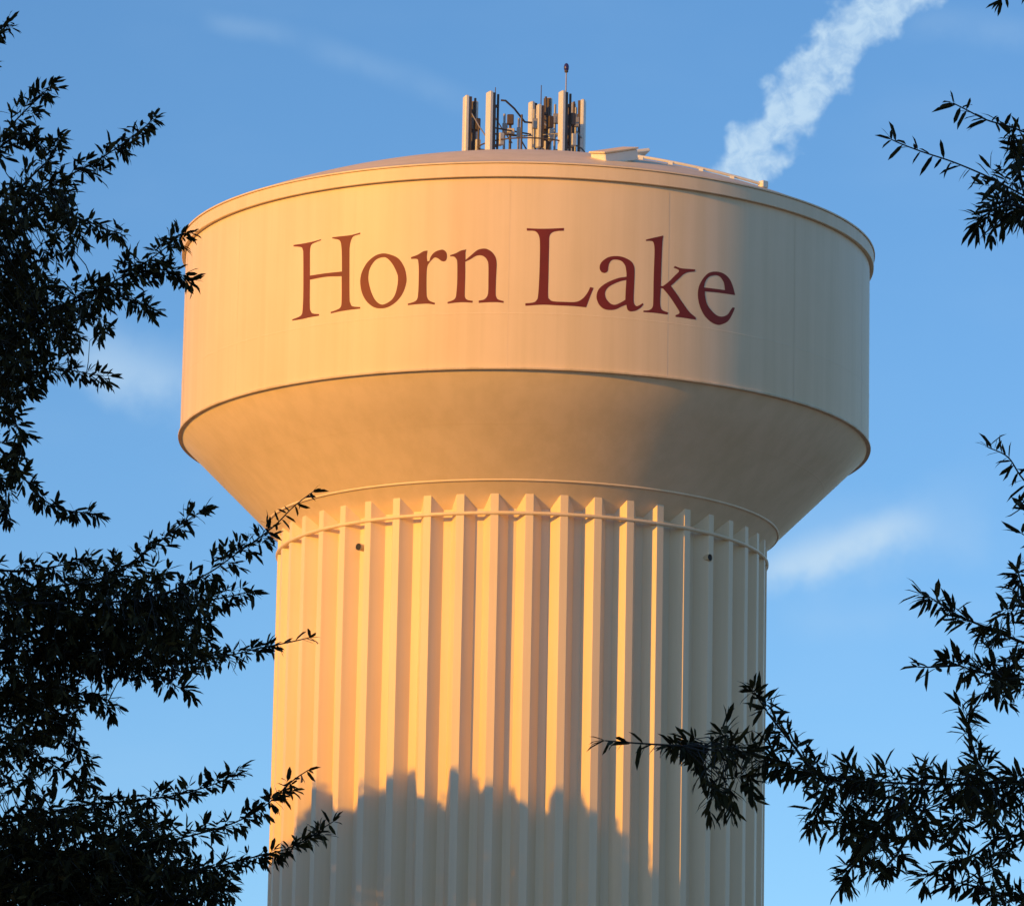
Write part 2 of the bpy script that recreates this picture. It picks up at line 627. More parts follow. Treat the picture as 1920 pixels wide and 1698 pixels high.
# lettering, outlines in photograph pixels laid onto the drum
GLYPHS = {
'H': (540, 420, 8.493, [[(90,335,1),(250,310),(400,280),(530,243,1),(528,260,1),(430,297),(375,330),(355,390),(350,500),(350,822,1),(600,785),(860,757,1),(858,500),(850,350),(835,280),(800,250),(705,230,1),(705,213,1),(850,195),(1000,178),(1152,138,1),(1152,162,1),(1050,195),(1010,250),(985,350),(980,500),(980,1150),(995,1260),(1030,1310),(1152,1322,1),(1152,1347,1),(950,1372),(800,1397),(683,1425,1),(680,1400,1),(780,1365),(840,1320),(855,1200),(855,832,1),(600,842),(350,888,1),(348,1300),(365,1390),(400,1425),(497,1433,1),(497,1460,1),(350,1485),(220,1515),(70,1538,1),(70,1518,1),(170,1480),(220,1440),(235,1350),(245,1100),(245,500),(235,410),(210,370),(90,357,1)]]),
'o': (660, 450, 10.617, [[(610,268),(760,290),(920,365),(1040,540),(1085,740),(1070,900),(1000,1080),(880,1230),(730,1330),(580,1362),(430,1335),(290,1220),(200,1050),(165,850),(185,680),(240,550),(320,430),(460,315)],
  [(620,345),(700,365),(800,470),(880,620),(915,740),(905,900),(860,1080),(780,1200),(640,1280),(550,1270),(460,1190),(390,1050),(345,900),(325,760),(345,600),(410,470),(500,380)]]),
'r': (750, 450, 10.617, [[(550,212,1),(535,330),(545,425,1),(585,420,1),(610,340),(670,260),(760,210),(860,195),(925,255),(935,340),(915,405),(875,430,1),(820,415),(760,370),(695,350),(640,390),(580,460),(545,530),(530,700),(530,1050),(545,1150),(590,1210),(700,1253,1),(690,1287,1),(560,1268),(440,1272),(300,1282),(160,1297,1),(155,1268,1),(280,1230),(340,1180),(360,1080),(370,900),(375,600),(365,440),(340,380),(220,377,1),(220,343,1),(350,295),(470,225)]]),
'n': (830, 450, 10.617, [[(470,190,1),(455,260),(455,400,1),(560,310),(680,210),(780,175),(880,180),(980,240),(1050,340),(1075,470),(1065,700),(1055,1050),(1070,1140),(1110,1185),(1217,1218,1),(1210,1252,1),(1090,1238),(960,1238),(840,1242),(718,1252,1),(718,1208,1),(820,1185),(880,1130),(905,1040),(910,850),(910,500),(885,400),(830,335),(750,305),(660,320),(560,380),(450,435,1),(450,700),(440,1050),(445,1140),(490,1190),(602,1213,1),(592,1247,1),(460,1240),(350,1240),(230,1250),(98,1267,1),(98,1235,1),(200,1200),(255,1150),(275,1040),(290,800),(290,450),(265,370),(220,330),(150,327,1),(150,303,1),(260,265),(370,210)]]),
'L': (970, 410, 8.493, [[(150,153,1),(300,160),(500,160),(742,150,1),(742,192,1),(620,200),(545,230),(510,290),(505,420),(495,900),(490,1220),(510,1280),(570,1315),(750,1325),(930,1325),(1030,1280),(1110,1190),(1160,1090,1),(1215,1103,1),(1165,1220),(1095,1412,1),(900,1392),(640,1380),(400,1370),(128,1387,1),(128,1348,1),(250,1335),(305,1300),(330,1220),(350,900),(360,420),(345,280),(310,220),(260,195),(152,192,1)]]),
'a': (1105, 460, 10.617, [[(560,215),(700,245),(830,320),(890,420),(900,560),(890,800),(880,1080),(895,1170),(940,1210),(1000,1190),(1060,1150,1),(1077,1180,1),(1010,1250),(920,1300),(820,1315),(760,1280),(735,1180,1),(640,1220),(520,1275),(400,1287),(290,1265),(200,1190),(150,1080),(145,980),(190,870),(290,780),(420,710),(580,650),(740,625,1),(735,520),(710,400),(640,315),(540,285),(450,295),(395,360),(375,440),(365,510),(310,550),(240,530),(205,460),(220,370),(290,290),(400,230)],
  [(735,690,1),(620,715),(480,770),(370,840),(315,930),(320,1030),(370,1110),(440,1170),(520,1180),(620,1140),(715,1085,1),(722,900)]]),
'k': (1190, 420, 8.49, [[(455,185,1),(440,300),(430,500),(420,800),(415,985,1),(450,990,1),(540,920),(640,820),(700,760),(690,725),(618,697,1),(638,670,1),(740,705),(860,715),(962,723,1),(957,757,1),(850,770),(780,800),(680,890),(575,985,1),(660,1100),(760,1250),(870,1400),(972,1488,1),(972,1522,1),(850,1505),(760,1490),(648,1477,1),(650,1450,1),(700,1430),(710,1395),(660,1310),(560,1160),(450,1025,1),(415,1020,1),(405,1200),(410,1310),(440,1370),(532,1408,1),(522,1442,1),(400,1425),(300,1412),(138,1402,1),(138,1378,1),(230,1370),(285,1320),(295,1200),(300,900),(310,600),(315,400),(300,300),(260,270),(178,272,1),(178,250,1),(300,220)]]),
'e': (1290, 480, 10.617, [[(560,310),(700,345),(820,450),(890,600),(938,778,1),(740,750),(560,725),(335,705,1),(340,800),(380,960),(470,1090),(580,1185),(690,1205),(790,1160),(850,1070),(890,1020,1),(932,1035,1),(880,1160),(800,1290),(700,1350),(590,1370),(450,1310),(330,1190),(250,1040),(205,880),(195,720),(230,570),(320,420),(430,330)],
  [(550,385),(640,420),(710,530),(735,680,1),(560,655),(315,625,1),(345,510),(420,415)]]),
}


def smooth_loop(pts, steps=5):
    """Catmull-Rom through the points, corners (third value) kept sharp"""
    P = [Vector((p[0], p[1])) for p in pts]
    C = [len(p) > 2 for p in pts]
    n = len(P)
    out = []
    for i in range(n):
        p1, p2 = P[i], P[(i + 1) % n]
        p0 = p1 * 2 - p2 if C[i] else P[i - 1]
        p3 = p2 * 2 - p1 if C[(i + 1) % n] else P[(i + 2) % n]
        for s in range(steps):
            t = s / steps
            out.append(0.5 * ((2 * p1) + (p2 - p0) * t + (2 * p0 - 5 * p1 + 4 * p2 - p3) * t * t + (3 * p1 - p0 - 3 * p2 + p3) * t ** 3))
    return out


for ch in 'HornLake':
    ox, oy, sc, loops = GLYPHS[ch]
    flat_loops = []
    for lp in loops:
        q = []
        for p in smooth_loop(lp):
            ph, z = on_drum(ox + p.x / sc, oy + p.y / sc, RT)
            q.append(Vector((ph * RT, z, 0)))
        flat_loops.append(q)
    tris = tessellate_polygon(flat_loops)
    allv = [v for q in flat_loops for v in q]
    bm = bmesh.new()
    bv = [bm.verts.new(v) for v in allv]
    for t in tris:
        try:
            bm.faces.new([bv[i] for i in t])
        except ValueError:
            pass
    x0, x1 = min(v.x for v in allv), max(v.x for v in allv)
    x = math.floor(x0 / 0.12) * 0.12
    while x < x1:
        bmesh.ops.bisect_plane(bm, geom=bm.verts[:] + bm.edges[:] + bm.faces[:], plane_co=(x, 0, 0), plane_no=(1, 0, 0))
        x += 0.12
    for v in bm.verts:
        v.co = polar(v.co.x / RT, RT + 0.006, v.co.y)
    bmesh.ops.recalc_face_normals(bm, faces=bm.faces[:])
    for f in bm.faces:
        cpt = f.calc_center_median()
        if f.normal.dot(Vector((cpt.x, cpt.y, 0))) < 0:
            f.normal_flip()
    me = bpy.data.meshes.new('letter')
    bm.to_mesh(me)
    bm.free()
    me.materials.append(M_RED)
    o = bpy.data.objects.new('letter', me)
    COL.objects.link(o)
    o.parent = tank
    o['label'] = 'dark red serif painted letter ' + ch

# ------------------------------------------------------------------ antennas on the roof
APEX = roof_z(0.0)


def roof_at(x, y):
    return roof_z(math.hypot(x, y))


frame = empty('antenna_frame', (0, 0, APEX))
tag(frame, 'low galvanised pipe frame with braces holding the antennas on the tank roof', 'antenna frame')
for zz, rad in ((0.80, 1.62),):
    b = MB()
    b.tube([Vector((rad * math.cos(a), rad * math.sin(a), zz)) for a in [2 * math.pi * k / 36 for k in range(37)]], 0.022, 6, cap=False)
    b.build('ring_rail', M_DARKSTEEL, frame)
for k in range(6):
    a = 2 * math.pi * (k + 0.35) / 6
    b = MB()
    b.tube([(1.62 * math.cos(a), 1.62 * math.sin(a), -0.1), (1.62 * math.cos(a), 1.62 * math.sin(a), 1.5)], 0.032, 6)
    b.tube([(0.0, 0.0, 0.72), (1.62 * math.cos(a), 1.62 * math.sin(a), 0.72)], 0.022, 6)
    b.build('post', M_DARKSTEEL, frame)
p0, p1 = at(948, 189, -0.6), at(984, 229, 0.3)
b = MB()
b.tube([p0 - Vector((0.14, 0, -0.01)), p0, p0.lerp(p1, 0.4) + Vector((0.03, 0, .02)), p1, p1 + Vector((0.25, 0, -0.02))], 0.03, 6)
br = b.build('brace', M_DARKSTEEL, frame, -Vector((0, 0, APEX)))
p0, p1 = at(928, 240, -1.0), at(995, 252, 0.5)
b = MB()
b.tube([p0, p1], 0.026, 6)
b.build('brace', M_DARKSTEEL, frame, -Vector((0, 0, APEX)))


def panel_antenna(px, y, top_py, bot_h, face_deg, width, label, units=1, dark=False, tilt=0.0):
    """panel radome on a pipe with brackets and radio units behind it"""
    base = at(px, 240, y)
    x = base.x
    top = at(px, top_py, y).z
    z0 = roof_at(x, y)
    t = empty('panel_antenna', (x, y, z0))
    tag(t, label, 'antenna', 'panel antennas on the tank roof')
    rz = Matrix.Rotation(R(face_deg), 3, 'Z')           # local -Y faces outwards
    h = top - z0
    b = MB()
    b.box(rz @ Vector((0, 0, 0)) + Vector((0, 0, bot_h + (h - bot_h) / 2)), (width, 0.13, h - bot_h), rz, 0.03)
    b.build('radome', M_UNIT if dark else M_RADOME, t)
    b = MB()
    b.box(rz @ Vector((0, 0.105, 0)) + Vector((0, 0, bot_h + (h - bot_h) / 2)), (width * 0.86, 0.07, h - bot_h - 0.08), rz)
    b.build('back_plate', M_DARKSTEEL, t)
    q = rz @ Vector((0, 0.28, 0))
    b = MB()
    b.tube([(q.x, q.y, -0.1), (q.x, q.y, h - 0.04)], 0.035, 8)
    b.build('mount_pipe', M_DARKSTEEL, t)
    for k in (0.22, 0.8):
        b = MB()
        zz = bot_h + (h - bot_h) * k
        b.box(rz @ Vector((0, 0.15, 0)) + Vector((0, 0, zz)), (0.1, 0.2, 0.07), rz)
        b.build('bracket', M_DARKSTEEL, t)
    for u in range(units):
        zz = bot_h + (h - bot_h) * (0.32 + 0.3 * u)
        b = MB()
        b.box(rz @ Vector((0.03 * (-1) ** u, 0.36, 0)) + Vector((0, 0, zz)), (0.24, 0.15, 0.36), rz, 0.015)
        b.build('radio_unit', M_UNIT if u == 0 else M_DARKSTEEL, t)
    b = MB()
    c = [rz @ Vector((0.05, 0.1, 0)) + Vector((0, 0, bot_h + 0.02)), rz @ Vector((0.09, 0.22, 0)) + Vector((0, 0, bot_h - 0.16)), rz @ Vector((0.02, 0.34, 0)) + Vector((0, 0, bot_h + 0.1)), rz @ Vector((-0.03, 0.4, 0)) + Vector((0, 0, bot_h + 0.35))]
    b.tube(c, 0.016, 6)
    b.build('cable', M_DARKSTEEL, t)
    return t


panel_antenna(873, -0.45, 180, 0.25, -72, 0.30, 'leftmost tall white panel antenna on the tank roof', 2)
panel_antenna(917, -1.40, 172, 0.25, -62, 0.28, 'tall pale panel antenna, second from left on the roof', 1)
panel_antenna(996, 1.55, 191, 0.55, -55, 0.22, 'short narrow panel antenna in the middle of the roof group', 2)
panel_antenna(1027, 1.50, 184, 0.6, 165, 0.24, 'dark-backed panel antenna just right of the middle of the group', 2, True)
panel_antenna(1053, -1.35, 171, 0.25, -60, 0.26, 'tall pale panel antenna beside the thin lamp mast', 2)
panel_antenna(1093, 0.35, 188, 0.25, 80, 0.30, 'rightmost panel antenna seen from its dark side', 2)

panel_antenna(1010, -0.75, 196, 0.75, -70, 0.20, 'small panel antenna crowded between the middle ones', 2, True)
panel_antenna(1073, 0.95, 193, 0.5, 50, 0.22, 'stubby panel antenna half hidden left of the rightmost one', 2, True)
panel_antenna(889, 0.9, 190, 0.6, 150, 0.22, 'dark-backed short panel antenna behind the leftmost pair', 2, True)
for (xa, ya, ca), (xb, yb, cb) in (((880, 205, -.4), (915, 262, -1.2)), ((925, 215, -1.2), (960, 268, 0.2)), ((1000, 210, 1.4), (1050, 258, -1.1)), ((1056, 205, -1.1), (1092, 262, .3)), ((1035, 262, .8), (1092, 215, .3)), ((960, 255, 0.), (1050, 250, -1.2))):
    p0, p1 = at(xa, ya, ca), at(xb, yb, cb)
    b = MB()
    b.tube([p0, p0.lerp(p1, 0.5) - Vector((0, 0, 0.03)), p1], 0.02, 6)
    b.build('brace', M_STEEL, frame, -Vector((0, 0, APEX)))

for px_, py_, yy in ((946, 214, 0.6), (973, 222, -0.5), (1041, 196, 0.4), (1080, 202, -0.4), (1002, 205, -1.2)):
    p = at(px_, py_, yy)
    b = MB()
    b.tube([(p.x, p.y, roof_at(p.x, p.y) - 0.1), (p.x, p.y, p.z)], 0.036, 8)
    b.box((p.x + 0.02, p.y - 0.03, p.z - 0.45), (0.16, 0.12, 0.30), None, 0.012)
    b.build('post', M_STEEL, frame, -Vector((0, 0, APEX)))

# equipment box on a short post
p = at(957, 226, -0.2)
t = empty('equipment_post', (p.x, p.y, roof_at(p.x, p.y)))
tag(t, 'small equipment box on a short post between the left and middle antennas', 'equipment box')
hz = p.z - t.location.z
b = MB(); b.tube([(0, 0, -0.1), (0, 0, hz + 0.1)], 0.04, 8); b.build('post', M_DARKSTEEL, t)
b = MB(); b.box((0, -0.08, hz), (0.2, 0.16, 0.30), None, 0.02); b.build('box', M_DARKSTEEL, t)
b = MB(); b.tube([(-0.45, 0, hz - 0.42), (0.45, 0.05, hz - 0.45)], 0.026, 6); b.build('cross_bar', M_DARKSTEEL, t)
b = MB(); b.box((0.02, -0.06, hz - 0.35), (0.22, 0.14, 0.16), None, 0.015); b.build('junction_box', M_UNIT, t)
# thin whip antennas
for px, y, tp, lab in ((1015, 0.9, 160, 'thin dark whip antenna in the middle of the roof group'), (929, -1.1, 164, 'short dark whip antenna right behind the second panel from left')):
    p = at(px, tp, y)
    z0 = roof_at(p.x, p.y)
    t = empty('whip_antenna', (p.x, p.y, z0))
    tag(t, lab, 'antenna')
    b = MB(); b.tube([(0, 0, -0.1), (0, 0, (p.z - z0) * 0.75)], 0.028, 8); b.build('base_pipe', M_DARKSTEEL, t)
    b = MB(); b.tube([(0, 0, (p.z - z0) * 0.75), (0, 0, p.z - z0)], [0.018, 0.012], 6); b.build('whip', M_DARKSTEEL, t)
# obstruction light on its mast
p = at(1062, 127, -1.2)
z0 = roof_at(p.x, p.y)
t = empty('lamp_mast', (p.x, p.y, z0))
tag(t, 'thin tall mast topped by a dark obstruction lamp', 'mast')
hz = p.z - z0
b = MB(); b.tube([(0, 0, -0.1), (0, 0, hz * 0.6), (0, 0, hz - 0.1)], [0.03, 0.022, 0.017], 8); b.build('pole', M_STEEL, t)
b = MB(); b.lathe([(0.02, hz - 0.16), (0.055, hz - 0.14), (0.06, hz - 0.10), (0.05, hz - 0.095)], 14); b.build('lamp_base', M_DARKSTEEL, t)
b = MB(); b.lathe([(0.05, hz - 0.095), (0.075, hz - 0.05), (0.078, hz + 0.02), (0.06, hz + 0.09), (0.03, hz + 0.125), (0.001, hz + 0.135)], 14); b.build('lamp_lens', M_LAMP, t)


# ------------------------------------------------------------------ oak foliage
# narrow willow-oak leaf, unit length along +X, upper side +Z
LEAF_V = np.array([(0, 0, 0), (0.24, 0.085, 0.015), (0.24, 0, -0.01), (0.24, -0.085, 0.015), (0.72, 0.082, -0.025), (0.72, 0, -0.05), (0.72, -0.082, -0.025), (1, 0, -0.13)], dtype=float)
LEAF_F = [(0, 2, 1), (0, 3, 2), (1, 2, 5, 4), (2, 3, 6, 5), (4, 5, 7), (5, 6, 7)]


class Foliage:
    def __init__(self):
        self.wide = 1.5
        self.pos, self.dir, self.len, self.pri = [], [], [], []

    def leaf(self, p, d, L, pri=0):
        self.pos.append(p[:]); self.dir.append(d[:]); self.len.append(L); self.pri.append(pri)

    def frames(self):
        P = np.array(self.pos); X = np.array(self.dir); L = np.array(self.len)
        X /= np.linalg.norm(X, axis=1)[:, None]
        up = np.array([0, 0, 1.0]) + rng.normal(0, 0.55, X.shape)
        Y = np.cross(up, X); Y /= np.linalg.norm(Y, axis=1)[:, None] + 1e-9
        Z = np.cross(X, Y)
        W = rng.uniform(self.wide * 0.8, self.wide * 1.2, len(L))
        return P, X, Y, Z, L, W

    def build(self, name, mat, parent, n_single, leaf_meshes):
        P, X, Y, Z, L, W = self.frames()
        pri = np.array(self.pri)
        order = np.argsort(-pri, kind='stable')
        single = [i for i in order[:n_single] if pri[i] > 0]
        keep = np.ones(len(L), bool); keep[single] = False
        k = np.nonzero(keep)[0]
        V = (P[k][:, None, :] + (LEAF_V[None, :, 0, None] * X[k][:, None, :] + LEAF_V[None, :, 1, None] * W[k][:, None, None] * Y[k][:, None, :] + LEAF_V[None, :, 2, None] * Z[k][:, None, :]) * L[k][:, None, None]).reshape(-1, 3)
        nv = len(LEAF_V)
        loops, starts, totals = [], [], []
        base = np.concatenate([np.array(f) for f in LEAF_F])
        sizes = np.array([len(f) for f in LEAF_F])
        allloops = (base[None, :] + (np.arange(len(k)) * nv)[:, None]).reshape(-1)
        alltot = np.tile(sizes, len(k))
        allst = np.concatenate([[0], np.cumsum(alltot)[:-1]])
        me = bpy.data.meshes.new(name)
        me.vertices.add(len(V)); me.vertices.foreach_set('co', V.reshape(-1))
        me.loops.add(len(allloops)); me.loops.foreach_set('vertex_index', allloops.astype(np.int32))
        me.polygons.add(len(alltot)); me.polygons.foreach_set('loop_start', allst.astype(np.int32)); me.polygons.foreach_set('loop_total', alltot.astype(np.int32))
        me.materials.append(mat)
        me.update(calc_edges=True)
        crown = bpy.data.objects.new(name, me)
        COL.objects.link(crown)
        crown.parent = parent
        crown['kind'] = 'stuff'
        for n, i in enumerate(single):
            o = bpy.data.objects.new('leaf', leaf_meshes[n % len(leaf_meshes)])
            COL.objects.link(o)
            M = Matrix(((X[i][0], Y[i][0] * W[i], Z[i][0], 0), (X[i][1], Y[i][1] * W[i], Z[i][1], 0), (X[i][2], Y[i][2] * W[i], Z[i][2], 0), (0, 0, 0, 1)))
            M = Matrix.Translation(P[i]) @ M @ Matrix.Scale(L[i], 4)
            o.parent = crown
            o.matrix_parent_inverse = Matrix.Identity(4)
            o.matrix_basis = M
        return crown


def leaf_mesh(bend):
    me = bpy.data.meshes.new('leaf')
    V = LEAF_V.copy()
    V[:, 2] -= bend * V[:, 0] ** 2
    me.from_pydata([tuple(v) for v in V], [], LEAF_F)
    me.materials.append(M_LEAF)
    me.update()
    return me


LEAF_MESHES = [leaf_mesh(x) for x in (0.0, 0.06, 0.12, -0.04)]


def rv():
    v = Vector((random.gauss(0, 1), random.gauss(0, 1), random.gauss(0, 1)))
    return v.normalized()


class Tree:
    """an oak whose limbs are laid out as curves; twigs and leaves grow from them"""

    def __init__(self, name, label, trunk_xy, leaf_len, depth):
        self.root = empty(name, (trunk_xy[0], trunk_xy[1], 0))
        tag(self.root, label, 'tree')
        self.o = Vector((trunk_xy[0], trunk_xy[1], 0))
        self.wood = MB()
        self.fol = Foliage()
        self.LL = leaf_len
        self.depth = depth
        self.nodes = []

    def put_leaf(self, p, d, pri=0, s=1.0):
        self.fol.leaf(p - self.o, d, self.LL * s * random.choice((1.0, 1.0, 0.75)) * random.uniform(0.65, 1.2), pri)

    def twig(self, p, d, L, n, pri=0, rad=0.0016):
        d = d.normalized()
        pts = [p]
        q = p.copy()
        dd = d.copy()
        for i in range(3):
            dd = (dd + rv() * 0.22 + Vector((0, 0, -0.06))).normalized()
            q = q + dd * (L / 3)
            pts.append(q.copy())
        self.wood.tube([x - self.o for x in pts], [rad, rad * .8, rad * .6, rad * .35], 4, cap=False)
        for i in range(n):
            t = 0.15 + 0.85 * (i + random.random()) / n
            k = min(int(t * 3), 2)
            pp = pts[k].lerp(pts[k + 1], t * 3 - k)
            td = (pts[k + 1] - pts[k]).normalized()
            rad_d = rv()
            rad_d = (rad_d - td * rad_d.dot(td)).normalized()
            self.put_leaf(pp, td * random.uniform(.35, .9) + rad_d * 0.85 + Vector((0, 0, -0.28)), pri)
        for _ in range(2):
            self.put_leaf(pts[-1], dd + rv() * 0.45, pri)

    def spine(self, pts, w, per_m, pri=0, r0=0.012, r1=0.002, bare=0.0, leaves_only=False, leaf_n=None, w_tip=None):
        """pts: world points; w: twig length in metres; per_m: twigs a metre"""
        P = []
        n = len(pts)
        for i in range(n - 1):
            a, b_ = pts[i], pts[i + 1]
            pa = pts[i - 1] if i else a * 2 - b_
            pb = pts[i + 2] if i + 2 < n else b_ * 2 - a
            for s in range(6):
                t = s / 6
                P.append(0.5 * ((2 * a) + (b_ - pa) * t + (2 * pa - 5 * a + 4 * b_ - pb) * t * t + (3 * a - pa - 3 * b_ + pb) * t ** 3))
        P.append(pts[-1])
        m_ = len(P)
        wood = MB() if pri else self.wood
        wood.tube([x - self.o for x in P], [r0 + (r1 - r0) * (i / (m_ - 1)) ** 0.7 for i in range(m_)], 6, cap=False)
        if pri:
            wood.build('branch', M_BARK, self.root)
        Ls = [0.0]
        for i in range(1, m_):
            Ls.append(Ls[-1] + (P[i] - P[i - 1]).length)
        tot = Ls[-1]

        def point(s):
            for i in range(1, m_):
                if Ls[i] >= s:
                    f = (s - Ls[i - 1]) / max(Ls[i] - Ls[i - 1], 1e-9)
                    return P[i - 1].lerp(P[i], f), (P[i] - P[i - 1]).normalized(), r0 + (r1 - r0) * (s / tot) ** .7
            return P[-1], (P[-1] - P[-2]).normalized(), r1

        k = int(tot / 0.06)
        for i in range(k + 1):
            self.nodes.append((point(tot * i / max(k, 1))[0], tot))
        if leaves_only:
            cnt = leaf_n or int(tot / 0.022)
            for i in range(cnt):
                s = tot * (bare + (1 - bare) * (i + random.random()) / cnt)
                p, td, _ = point(s)
                rd = rv(); rd = (rd - td * rd.dot(td)).normalized()
                self.put_leaf(p, td * random.uniform(.1, .7) + rd * 0.8 + Vector((0, 0, -0.45)), pri + s / tot, 1.18)
            for _ in range(4):
                self.put_leaf(P[-1], (P[-1] - P[-2]).normalized() + rv() * 0.7, pri + 1)
            return
        cnt = max(1, int(tot * (1 - bare) * per_m))
        for i in range(cnt):
            f = (i + random.random()) / cnt
            s = tot * (bare + (1 - bare) * f)
            p, td, _ = point(s)
            rd = rv(); rd = (rd - td * rd.dot(td)).normalized()
            ww = w * (1 - 0.62 * f ** 2) * random.uniform(0.45, 1.0)
            self.twig(p, td * random.uniform(.4, 1.0) + rd * 0.95, ww, max(3, int(ww / 0.013)), (pri + f * .5) if pri else 0)
        for _ in range(3):
            self.twig(P[-1], (P[-1] - P[-2]).normalized() + rv() * 0.5, w * 0.35 + 0.02, 4, (pri + 1) if pri else 0)

    def fill(self, pts_fn, count, L=0.10):
        """extra twigs through a volume, each carried by a branchlet from the nearest limb"""
        nodes = np.array([n[0][:] for n in self.nodes])
        for _ in range(count):
            p = pts_fn()
            j = int((((nodes - np.array(p[:])) * np.array([1.0, 0.3, 1.0])) ** 2).sum(1).argmin())
            a = Vector(nodes[j])
            mid = a.lerp(p, 0.5) + rv() * 0.02
            self.wood.tube([a - self.o, mid - self.o, p - self.o], [0.003, 0.0022, 0.0016], 4, cap=False)
            d = (p - mid).normalized() + rv() * 0.7
            self.twig(p, d, L * random.uniform(.6, 1.1), int(L / 0.012))

    def finish(self, trunk_h, trunk_r, limbs, n_single):
        # trunk with a flare, and limbs that run to the laid-out branches
        t = MB()
        pts, rr = [], []
        for i in range(9):
            f = i / 8
            pts.append(Vector((0.12 * math.sin(3 * f), 0.1 * math.sin(2.2 * f + 1) - 0.084, f * trunk_h)))
            rr.append(trunk_r * (1 - 0.9 * f ** 1.4) * (1 + 0.35 * math.exp(-f * 12)))
        t.tube(pts, rr, 12)
        t.build('trunk', M_BARK, self.root)
        for (h, end, r0) in limbs:
            a = pts[min(int(h / trunk_h * 8), 8)].copy(); a.z = h
            e = end - self.o
            c = a.lerp(e, 0.5) + Vector((0, 0, 0.12 * (e - a).length))
            pl = [a.lerp(c, u).lerp(c.lerp(e, u), u) for u in [k / 7 for k in range(8)]]
            l = MB()
            l.tube(pl, [r0 * (1 - 0.75 * k / 7) for k in range(8)], 7)
            l.build('limb', M_BARK, self.root)
        self.wood.build('twigs', M_BARK, self.root)
        return self.fol.build('crown', M_LEAF, self.root, n_single, LEAF_MESHES)


def build_oak(name, label, depth, trunk_x, leaf_len, leaf_wide, spines, masses, single, crown_c, crown_r, side, fill_k=1.0, dens_k=1.0):
    """depth: metres from the camera; spines and masses in photograph pixels"""
    Y0 = EYE.y + depth
    px_m = depth / FPX
    tr = Tree(name, label, (trunk_x, Y0 + 0.6), leaf_len, depth)
    tr.fol.wide = leaf_wide
    limbs = []
    out_nodes = []
    rnd = random.Random(3)
    for k, sp in enumerate(spines):
        pts_px, w, dens = sp[0], sp[1], sp[2]
        opt = sp[3] if len(sp) > 3 else {}
        dy = rnd.uniform(-0.55, 0.55)
        slope = rnd.uniform(-0.35, 0.35)
        n = len(pts_px)
        P = [at(x, y, Y0 + dy + slope * (i / max(n - 1, 1) - 0.5)) for i, (x, y) in enumerate(pts_px)]
        tr.spine(P, w * px_m, dens * dens_k / px_m / 100.0, pri=1, r0=opt.get('r0', 0.0068), leaves_only=opt.get('lo', False), leaf_n=opt.get('n'), bare=opt.get('bare', 0.0))
        first_px = pts_px[0][0]
        if first_px < 0 or first_px > PW:
            # carry the branch on outside the frame, back to the trunk
            e = P[0]
            h = max(1.9, e.z - rnd.uniform(0.5, 1.3))
            a0 = Vector((trunk_x, Y0 + 0.6, h))
            m1 = a0.lerp(e, 0.35) + Vector((0, rnd.uniform(-.5, .5), rnd.uniform(0.1, 0.45)))
            m2 = a0.lerp(e, 0.7) + Vector((0, rnd.uniform(-.3, .3), rnd.uniform(0.0, 0.3)))
            tr.spine([a0, m1, m2, e], 0.24, 40, r0=0.034, r1=0.010, bare=0.12)
            out_nodes.append((a0, m1, m2, e))
    for (cx, cy, rx, ry, cnt) in masses:
        def fn():
            while True:
                u, v = random.uniform(-1, 1), random.uniform(-1, 1)
                if u * u + v * v < 1:
                    return at(cx + u * rx, cy + v * ry, Y0 + random.gauss(0, 0.35))
        tr.fill(fn, int(cnt * fill_k), 0.10)
    # the rest of the crown, outside the frame
    cc = Vector((trunk_x + crown_c[0], Y0 + 0.6 + crown_c[1], crown_c[2]))
    # side branches off those limbs fill the crown between frame and trunk
    for (a0, m1, m2, e) in out_nodes:
        for _ in range(3):
            t_ = random.uniform(0.12, 0.62)
            q = a0.lerp(m1, t_ / 0.4) if t_ < 0.4 else m1.lerp(m2, (t_ - 0.4) / 0.4)
            d_ = Vector((random.uniform(-.3, .3), random.choice((-1, 1)) * random.uniform(.4, 1.0), random.uniform(-.5, .7))).normalized()
            tr.spine([q, q + d_ * 0.3 + rv() * .05, q + d_ * 0.65 + rv() * .1, q + d_ * 1.0 + rv() * .12], 0.30, 30, r0=0.012, bare=0.1)
    for k in range(56):
        for _ in range(200):
            d = rv()
            e = cc + Vector((d.x * crown_r[0], d.y * crown_r[1], d.z * crown_r[2])) * random.uniform(.75, 1.0)
            q = e - EYE
            qy = q.y
            lim = qy * (PW / 2) / FPX + 0.42
            if (side < 0 and e.x < -lim) or (side > 0 and e.x > lim):
                break
        else:
            continue
        a = Vector((trunk_x, Y0 + 0.6, max(2.0, e.z * 0.75)))
        a = a.lerp(e, 0.15)
        mid = a.lerp(e, 0.55) + rv() * 0.35 + Vector((0, 0, 0.2))
        tr.spine([a, a.lerp(mid, .5) + rv() * .1, mid, mid.lerp(e, .5) + rv() * .15, e], 0.42, 32, r0=0.035, r1=0.004, bare=0.22)
    return tr.finish(6.9, 0.22, limbs, single), tr


